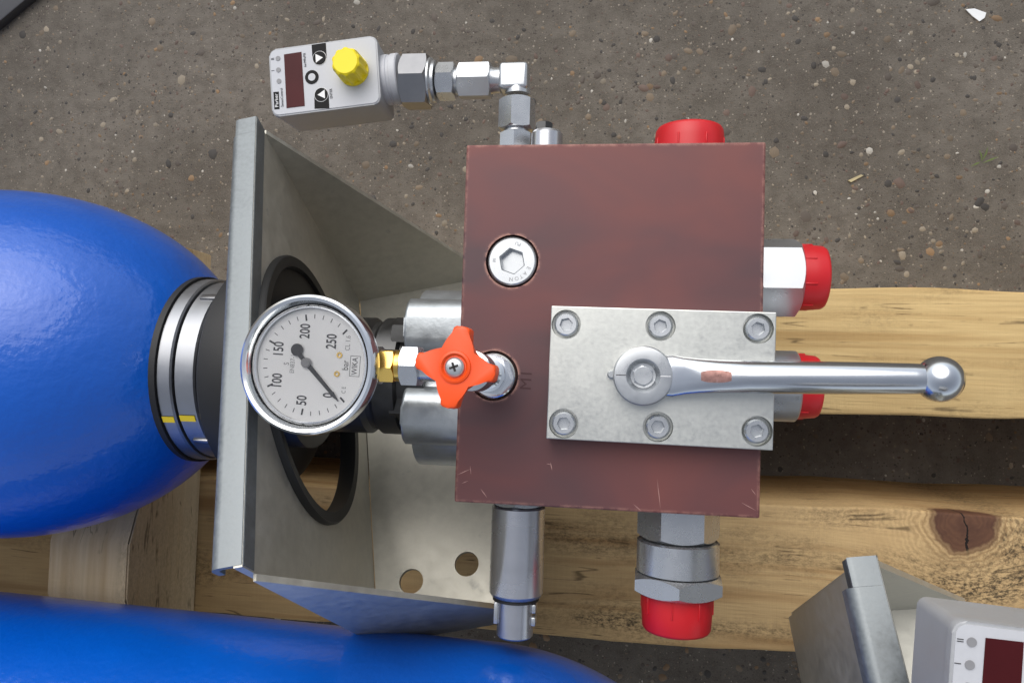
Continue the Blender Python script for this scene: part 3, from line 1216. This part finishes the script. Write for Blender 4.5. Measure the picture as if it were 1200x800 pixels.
# bottom side, relief cartridge
cx = P(606, 650, DF).x
o = (cx, YB0, HC - DF)
seg_c = seg_round(U, 'cartridge_valve', o, dn, [(sy(606, .45), .008), (sy(606, .45), .0152), (sy(608, .45), .0160), (sy(713, .45), .0160), (sy(717, .45), .0148), (sy(720, .45), .0125), (sy(720, .45), .008)], 'steel_mid', 64)
seg_c['label'] = 'turned steel cartridge valve with grey adjuster below'
seg_hex(seg_c, 'hexagon_nut', o, dn, .0003, sy(606, .45) - .0002, .0290, 'bright', R_(0))
seg_round(seg_c, 'seal', o, dn, [(sy(719, .45), .006), (sy(719, .45), .0138), (sy(722, .45), .0138), (sy(722, .45), .006)], 'black')
seg_round(seg_c, 'adjuster', o, dn, [(sy(722, .45), .005), (sy(722, .45), .0108), (sy(753, .45) + .006, .0108), (sy(753, .45) + .007, .0098), (sy(753, .45) + .007, 0)], 'steel_mid')
for sgn, nn in ((-1, 1), (1, 2)):
    for k in range(nn):
        bm = B()
        ln = (sy(752, .45) - sy(725, .45)) / nn - .0012 * (nn - 1)
        tt = sy(725, .45) + ln / 2 + k * (ln + .0022)
        box(bm, (cx + sgn * .0112, YB0 - tt, HC - DF), (.0026, ln, .009), None, .0006)
        obj('retaining_clip', bm, 'bright', seg_c)

# ---- pressure switch with its fittings
SL, SWD, SD = .0715, .0440, .035
DS = .455
fc = P(379.5, 89.5, DS)
yaw = R_(6.0)
XS = T(fc, yaw)          # local: x along the housing, y across, z up; origin on the face


def cl_(x, y):
    """enlarged-view position on the switch face -> local face metres"""
    px, py = x - 510, y - 350
    det = 930 * 540 - (-95) * (-25)
    a = (px * 540 - py * (-25)) / det
    b = (930 * py - (-95) * px) / det
    return a * SL, -b * SWD


def build_switch(XS, parent):
    bm = B()
    prism(bm, rrect(SL, SWD, .0045), XS @ Matrix.Translation((0, 0, -.0042)), .0036, .0009, 2)
    # tapered body below the lid
    for (z, k) in ():
        pass
    a = rrect(SL - .0008, SWD - .0008, .0042)
    b = rrect(SL - .0030, SWD - .0030, .0036)
    va = [bm.verts.new(XS @ V((p[0], p[1], -.0042))) for p in a]
    vb = [bm.verts.new(XS @ V((p[0], p[1], -SD))) for p in b]
    for k in range(len(a)):
        j = (k + 1) % len(a)
        bm.faces.new((va[k], va[j], vb[j], vb[k]))
    bm.faces.new(vb); bm.faces.new(va)
    sw = obj('pressure_switch', bm, 'housing', parent, 'silver electronic pressure switch with dark red display', angle=30)

    def flat(name, pts, mat, z=.00012, h=.0001, lab=None):
        bm = B()
        prism(bm, pts, XS @ Matrix.Translation((0, 0, z - .0006)), h)
        return obj(name, bm, mat, sw, lab)
    flat('face_panel', rrect(SL - .0022, SWD - .0022, .0038), 'face', 0.0, .00035)
    Z1 = .00040
    q = [cl_(*p) for p in ((188, 170), (340, 152), (322, 582), (165, 598))]
    flat('display_window', q, 'display', Z1, .0002, 'dark red display window')
    for (x, y) in ((133, 200), (127, 292), (122, 382)):
        flat('indicator_light', circle(.00155, 20, cl_(x, y)), 'grey_soft', Z1, .0003)
    up_q = [cl_(*p) for p in ((432, 98), (555, 84), (550, 205), (428, 205))]
    dn_q = [cl_(*p) for p in ((412, 495), (534, 495), (528, 604), (402, 606))]
    rk = .0046
    for qd, cc, apex in ((up_q, (488, 205), 1), (dn_q, (472, 495), -1)):
        flat('key_patch', qd, 'black_print', Z1, .00005)
        c = cl_(*cc)
        flat('key_outline', circle(rk, 36, c), 'white_print', Z1 + .00006, .00005)
        flat('arrow_key', circle(rk - .0003, 36, c), 'black_print', Z1 + .00012, .0002)
        flat('key_arrow', [(c[0] - apex * .0024, c[1] - .0028), (c[0] + apex * .0024, c[1]), (c[0] - apex * .0024, c[1] + .0028)], 'white_print', Z1 + .00034, .00005)
    c = cl_(407, 355)
    flat('set_key', circle(.0045, 36, c), 'black_print', Z1, .0002)
    flat('key_dot', circle(.0024, 30, c), 'face', Z1 + .00022, .00005)
    q = [cl_(*p) for p in ((64, 468), (112, 465), (104, 605), (58, 607))]
    flat('logo_box', q, 'black_print', Z1, .00005)

    def word(s, x, y, size, mat, sq=1.0, z=Z1):
        c = cl_(x, y)
        bm = text_bm(s, size, XS @ T((c[0], c[1], z - .0005), R_(90)), .00004, sq)
        obj('lettering', bm, mat, sw)
    word('Parker', 86, 536, .0033, 'white_print', 1.0, Z1 + .0001)
    word('SensoControl', 134, 512, .0024, 'grey_print', .9)
    word('bar/MPa/PSI', 362, 218, .0022, 'grey_print', .85)
    word('ENTER', 556, 488, .0024, 'grey_print', .9)
    word('II', 88, 203, .0030, 'grey_print')
    word('I', 80, 297, .0030, 'grey_print')
    bx, by = cl_(765, 312)
    bm = B()
    o_ = XS @ V((bx, by, -.0002))
    up = XS.to_3x3() @ V((0, 0, 1))
    nr = 40
    rings = []
    for z, rr, rib in ((0, .0098, 0), (.0015, .0098, 0), (.0017, .0092, .0007), (.012, .0089, .0007), (.0145, .0086, .0003), (.0155, .0076, 0)):
        ring_ = []
        for k in range(nr):
            a = 2 * math.pi * k / nr
            r = rr + rib * (1 if (k // 2) % 2 else -1)
            ring_.append(bm.verts.new(o_ + up * z + V((r * math.cos(a), r * math.sin(a), 0))))
        rings.append(ring_)
    for a, b in zip(rings, rings[1:]):
        for k in range(nr):
            j = (k + 1) % nr
            bm.faces.new((a[k], a[j], b[j], b[k]))
    bm.faces.new(rings[-1]); bm.faces.new(list(reversed(rings[0])))
    obj('yellow_cap', bm, 'yellow', sw, 'ribbed yellow plug cap')
    # round connector shoulder
    d = XS.to_3x3() @ V((1, 0, 0))
    o2 = XS @ V((SL / 2 - .0015, 0, -SD / 2 - .001))
    bm = B()
    lathe(bm, o2, d, [(0, .012), (0, .0158), (.0042, .0158), (.0046, .0152), (.0062, .0152), (.0066, .0158), (.0105, .0158), (.0112, .0150), (.0112, .010)], 56)
    obj('connector_collar', bm, 'face', sw)
    return sw


sw1 = build_switch(XS, U)
DN = .473
fo = P(470, 97, DN)
xx = lambda px, D=DN: P(px, 97, D).x - fo.x
bm = B()
d1 = (1, 0, 0)
f0 = fo
hexa(bm, f0, d1, xx(473), xx(505), .0305, R_(4))
fit = obj('switch_fitting', bm, 'nut_dull', U, 'row of hexagon adapters and elbow between switch and block')
seg_round(fit, 'collar', f0, d1, [(xx(504), .008), (xx(504), .0150), (xx(507), .0150), (xx(509), .0132), (xx(512), .0132), (xx(512), .008)], 'bright')
seg_hex(fit, 'hexagon_nut', f0, d1, xx(513), xx(534), .0205, 'bright', R_(-6))
seg_round(fit, 'collar', f0, d1, [(xx(533), .005), (xx(533), .0085), (xx(539), .0085), (xx(539), .005)], 'zinc')
seg_hex(fit, 'hexagon_nut', f0, d1, xx(538), xx(576), .0205, 'zinc', R_(9))
bm = B()
q = f0 + V((xx(557) - .001, .0, .0107))
c_ = V((f0.x + xx(545), P(545, 84, .463).y, f0.z + .0099))
seg_round(fit, 'collar', f0, d1, [(xx(575), .004), (xx(575), .0088), (xx(580), .0078), (xx(587), .0078), (xx(587), .004)], 'bright')
bm.free()
bm = B()
ex = xx(603)
box(bm, (f0.x + ex, f0.y + .0005, f0.z), (.0185, .0172, .0165), None, .0026, 4)
obj('elbow', bm, 'bright', fit, angle=50)
oe = V((P(606, 130, DN).x, f0.y, f0.z))
yy = lambda py, D=DN: oe.y - P(606, py, D).y
seg_round(fit, 'collar', oe, dn, [(.006, .004), (.006, .0082), (yy(112), .0082), (yy(112), .004)], 'bright')
seg_hex(fit, 'hexagon_nut', oe, dn, yy(112, .465), yy(148, .465), .0205, 'bright', R_(10))
seg_round(fit, 'collar', oe, dn, [(yy(147, .465), .004), (yy(147, .465), .0080), (yy(154, .465), .0080), (yy(154, .465), .004)], 'bright')
seg_hex(fit, 'hexagon_nut', oe, dn, yy(152, .465), oe.y - YB1 - .0003, .0190, 'bright', R_(0))
# test point beside it
ot = V((P(641, 160, .455).x, YB1, HC - .455))
tl = P(641, 152, .450).y - YB1
tp = seg_round(U, 'test_point', ot, (0, 1, 0), [(.0003, .006), (.0003, .0095), (tl - .0015, .0095), (tl, .0085), (tl, .004)], 'steel_mid')
tp['label'] = 'small steel test point behind the elbow fitting'
seg_hex(tp, 'hexagon_nut', ot + V((-.002, 0, 0)), (0, 1, 0), tl, tl + .0055, .0095, 'steel_dark', R_(15))

# ---- gauge shut-off valve with orange handwheel
vb0 = P(578, 440, DT) + V((0, 0, .0002))
vt = P(533, 430, .337)
dv = (vt - vb0).normalized()
lv = (vt - vb0).length
bm2 = B()
lathe(bm2, (vb0.x, vb0.y, ZT), (0, 0, 1), [(-.0088, .005), (-.0088, .0122), (.0005, .0122), (.0012, .0115), (.0012, .005)], 48)
hexa(bm2, (vb0.x, vb0.y, ZT), (0, 0, 1), .0010, .0095, .0190, .35)
sv = obj('shutoff_valve', bm2, 'chrome', U, 'small chromed gauge shut-off valve')
seg_round(sv, 'valve_stem', vb0, dv, [(.004, .003), (.004, .0092), (.014, .0092), (.015, .0078), (lv * .45, .0078), (lv * .45, .0098), (lv * .62, .0098), (lv * .64, .0062), (lv - .003, .0055), (lv - .003, .002)], 'chrome')
DG = .366
gst = P(515, 430, DG)
gsx = lambda px: P(px, 430, DG).x
og = V((0, gst.y, HC - DG))
seg_round(sv, 'valve_body', og, (1, 0, 0), [(gsx(493), .003), (gsx(493), .0072), (gsx(512), .0072), (gsx(514), .0085), (gsx(547), .0085), (gsx(549), .006), (gsx(549), .003)], 'bright')
seg_hex(sv, 'hexagon_nut', og, (1, 0, 0), gsx(472), gsx(494), .0185, 'bright', R_(0))
# handwheel outline: four tapering arms, concave between
pts = []
R1, HW1, HW0 = .0192, .0040, .0066
for k in range(4):
    a = R_(90 * k - 8)
    ca_, sa_ = math.cos(a), math.sin(a)

    def rotp(p):
        return (p[0] * ca_ - p[1] * sa_, p[0] * sa_ + p[1] * ca_)
    for p in ((.0098, -.0060), (.0125, -.0048), (.0155, -.0043), (R1 - .001, -HW1), (R1, -HW1 + .0012), (R1 + .0002, 0), (R1, HW1 - .0012), (R1 - .001, HW1), (.0155, .0043), (.0125, .0048), (.0098, .0060)):
        pts.append(rotp(p))
    # concave corner to the next arm
    pts.append(rotp((.0079, .0079)))
pts = [(p[0] * .96, p[1] * .96) for p in pts]
dvx, ux, vx = frame(dv)
tilt = Matrix.Translation(vt) @ (V((0, 0, 1)).rotation_difference((dv + V((0, 0, 1.4))).normalized()).to_matrix().to_4x4())
bm = B()
prism(bm, pts, tilt @ Matrix.Translation((0, 0, -.0085)), .0085, .0011, 3)
hw = obj('handwheel', bm, 'orange', sv, 'orange four-armed plastic handwheel', angle=45)
bm = B()
dth = (tilt.to_3x3() @ V((0, 0, 1)))
lathe(bm, vt, dth, [(-.0005, .0076), (.0008, .0072), (.0012, .0062), (.0002, .0052), (-.0004, .0050)], 48)
obj('wheel_boss', bm, 'orange', sv)
bm = B()
lathe(bm, vt, dth, [(-.001, .0044), (.0010, .0044), (.0019, .0036), (.0022, .0024), (.0022, 0)], 40)
obj('wheel_screw', bm, 'zinc', sv)
bm = B()
for rz in (0.35, 0.35 + math.pi / 2):
    box(bm, (0, 0, .0022), (.0042, .0010, .0005), tilt @ Matrix.Rotation(rz, 4, 'Z'), 0)
obj('screw_cross', bm, 'groove', sv)

# ---- pressure gauge
DGF = .345
KG = .943
gc = P(358, 427, DGF)
GR = .0356 * KG
ZG = gc.z
bm = B()
lathe(bm, (gc.x, gc.y, ZG), (0, 0, 1), [(t_, r_ * KG) for t_, r_ in ((-.034, 0), (-.034, .024), (-.032, .0262), (-.0095, .0262), (-.0090, .0345), (-.0080, .0356), (-.0030, .0356), (-.0008, .0350), (.0, .0338), (-.0004, .0322), (-.0022, .0308), (-.0048, .0296), (-.0048, .0290), (-.0075, .0290), (-.0075, 0))], 112)
ga_ = obj('pressure_gauge', bm, 'chrome', U, 'round chrome pressure gauge with white 250 bar dial', angle=28)
ZD = ZG - .0070
bm = B()
prism(bm, circle(.0289 * KG, 96), T((gc.x, gc.y, ZD - .0003)), .0003)
obj('dial', bm, 'white_dial', ga_)
bm = B()


def pol(r, a):
    return (r * math.cos(a), r * math.sin(a))


for k in range(26):
    a = R_(-45 - k * 10.8)
    mj = k % 5 == 0
    l0, w_ = (.0226 * KG, .00042) if mj else (.0236 * KG, .00017)
    box(bm, ((l0 + (.0258 * KG)) / 2, 0, 0), ((.0258 * KG) - l0, w_ * 2, .00008), T((gc.x, gc.y, ZD + .00008)) @ Matrix.Rotation(a, 4, 'Z'))
obj('scale_ticks', bm, 'grey_print', ga_)


def gp(px, py):
    return P(px, py, HC - ZD)


for s_, px, py in (('0', 385, 463), ('50', 354, 469), ('100', 325, 446), ('150', 327, 409), ('200', 358, 388), ('250', 389, 400)):
    q = gp(px, py)
    bm = text_bm(s_, .0071, T((q.x, q.y, ZD + .00008), R_(88)), .00004, .68, .0001)
    obj('numeral', bm, 'grey_print', ga_)
for s_, px, py, sz, mt in (('bar', 405, 428, .0048, 'grey_print'), ('S', 336, 426, .0040, 'grey_soft'), ('EN837-1', 343, 426, .0034, 'grey_soft'), ('CL 1.6', 408, 402, .0036, 'grey_soft'), ('C E', 403, 457, .0030, 'grey_soft'), ('WIKA', 416, 429, .0042, 'grey_print')):
    q = gp(px, py)
    bm = text_bm(s_, sz * KG, T((q.x, q.y, ZD + .00008), R_(88)), .00004, .8)
    obj('lettering', bm, mt, ga_)
q = gp(416, 429)
bm = B()
for dx, dy, w_, h_ in ((-.0024, 0, .0002, .0096), (.0024, 0, .0002, .0096), (0, .0048, .005, .0002), (0, -.0048, .005, .0002)):
    box(bm, (dx, dy, 0), (w_, h_, .00006), T((q.x, q.y, ZD + .0001), R_(-2)))
obj('logo_frame', bm, 'grey_print', ga_)
for px, py in ((398, 416), (395, 438)):
    q = gp(px, py)
    bm = B()
    lathe(bm, (q.x, q.y, ZD), (0, 0, 1), [(.0001, .0007), (.0005, .0007), (.0005, .0014), (.0001, .0014)], 24, close=True)
    obj('dial_rivet', bm, 'brass', ga_)
piv = gp(360, 425)
ntip = gp(397.5, 470)
na = math.atan2(ntip.y - piv.y, ntip.x - piv.x)
nl = (ntip - piv).length
bm = B()
XNd = T((piv.x, piv.y, ZD + .0010), na)
prism(bm, [(.002, -.0011), (nl * .78, -.0008), (nl * .80, -.0011), (nl, -.0001), (nl, .0001), (nl * .80, .0011), (nl * .78, .0008), (.002, .0011), (-.0070, .0010), (-.0070, -.0010)], XNd, .0004)
prism(bm, circle(.0030, 32, (-.0078, .0006)), XNd @ Matrix.Translation((0, 0, .00005)), .0004)
obj('needle', bm, 'grey_print', ga_)
bm = B()
lathe(bm, (piv.x, piv.y, ZD), (0, 0, 1), [(.0005, .0024), (.0020, .0024), (.0024, .0018), (.0024, 0)], 32)
obj('needle_hub', bm, 'grey_soft', ga_)
bm = B()
prism(bm, circle(.0292 * KG, 96), T((gc.x, gc.y, ZG - .0040)), .0012)
obj('glass', bm, 'glass', ga_)
# socket and brass nut toward the valve
seg_round(ga_, 'gauge_socket', og, (1, 0, 0), [(gc.x + .020, .005), (gc.x + .020, .0092), (gsx(447), .0092), (gsx(447), .005)], 'nut_dull')
bm = B()
hexa(bm, og, (1, 0, 0), gsx(446), gsx(465), .0150, R_(8))
lathe(bm, og, (1, 0, 0), [(gsx(464), .005), (gsx(464), .0066), (gsx(466), .0078), (gsx(471), .0078), (gsx(473), .0066), (gsx(473), .005)], 40)
obj('brass_nut', bm, 'brass', ga_)

# ================================================================== second unit
U2 = empty('hydraulic_accumulator', (-.30, A2Y, A2Z - RT),
           'blue hydraulic accumulator with its bracket and switch beside the knotty beam', 'hydraulic unit')
bm = B()
pr = shell_profile(.8646, -.075, .150, .058, .75)
lathe(bm, (0, A2Y, A2Z), (math.cos(R_(-1.2)), math.sin(R_(-1.2)), 0), pr, 96)
obj('tank_shell', bm, 'blue', U2, 'glossy blue domed steel tank')
bm = B()
lathe(bm, (0, A2Y, A2Z), (math.cos(R_(-1.2)), math.sin(R_(-1.2)), 0), [(.040, .03), (.040, .058), (.085, .058), (.085, .048), (.15, .048), (.15, .03)], 64)
obj('neck_ring', bm, 'steel_ring', U2)
X2 = Matrix.Translation(V((.1434, -.2842, HC - .5058))) @ euler(-.4088, .0128, .1355)
bracket(X2, U2)
DS2 = .277
lz = cl_(133, 200)
tgt = P(1139, 752, DS2)
yaw2 = R_(-3.5)
XS2 = T((0, 0, tgt.z), yaw2)
pz = XS2 @ V((lz[0], lz[1], 0))
XS2 = T((tgt.x - pz.x, tgt.y - pz.y, tgt.z), yaw2)
build_switch(XS2, U2)

# ================================================================== litter on the asphalt
def flake(name, pts_px, mat, label, cat, h=.0012):
    bm = B()
    c = P(sum(p[0] for p in pts_px) / len(pts_px), sum(p[1] for p in pts_px) / len(pts_px), HC)
    pts = [((P(*p, HC) - c).x, (P(*p, HC) - c).y) for p in pts_px]
    prism(bm, pts, T(c + V((0, 0, .0004))), h)
    return tag(obj(name, bm, mat), label, cat)


flake('paint_flake', ((1131, 12), (1141, 11), (1155, 16), (1153, 22), (1147, 26), (1139, 20)), 'chip', 'torn white flake lying on the asphalt', 'flake')
flake('straw', ((993, 212), (1008, 205), (1012, 206), (997, 214)), 'straw', 'pale dry straw bit lying on the asphalt', 'straw', .001)
bm = B()
for (a_, b_) in (((1150, 190), (1157, 172)), ((1150, 192), (1170, 184)), ((1149, 190), (1136, 196)), ((1150, 190), (1146, 176))):
    p, q = P(*a_, HC), P(*b_, HC)
    d = (q - p)
    s = V((-d.y, d.x, 0)).normalized() * .0009
    m_ = (p + q) / 2 + V((0, 0, .004))
    vv = [bm.verts.new(p + V((0, 0, .0008))), bm.verts.new(m_ + s), bm.verts.new(q + V((0, 0, .002))), bm.verts.new(m_ - s)]
    bm.faces.new(vv)
tag(obj('grass_sprig', bm, 'sprout'), 'tiny green sprig growing from the asphalt', 'plant')
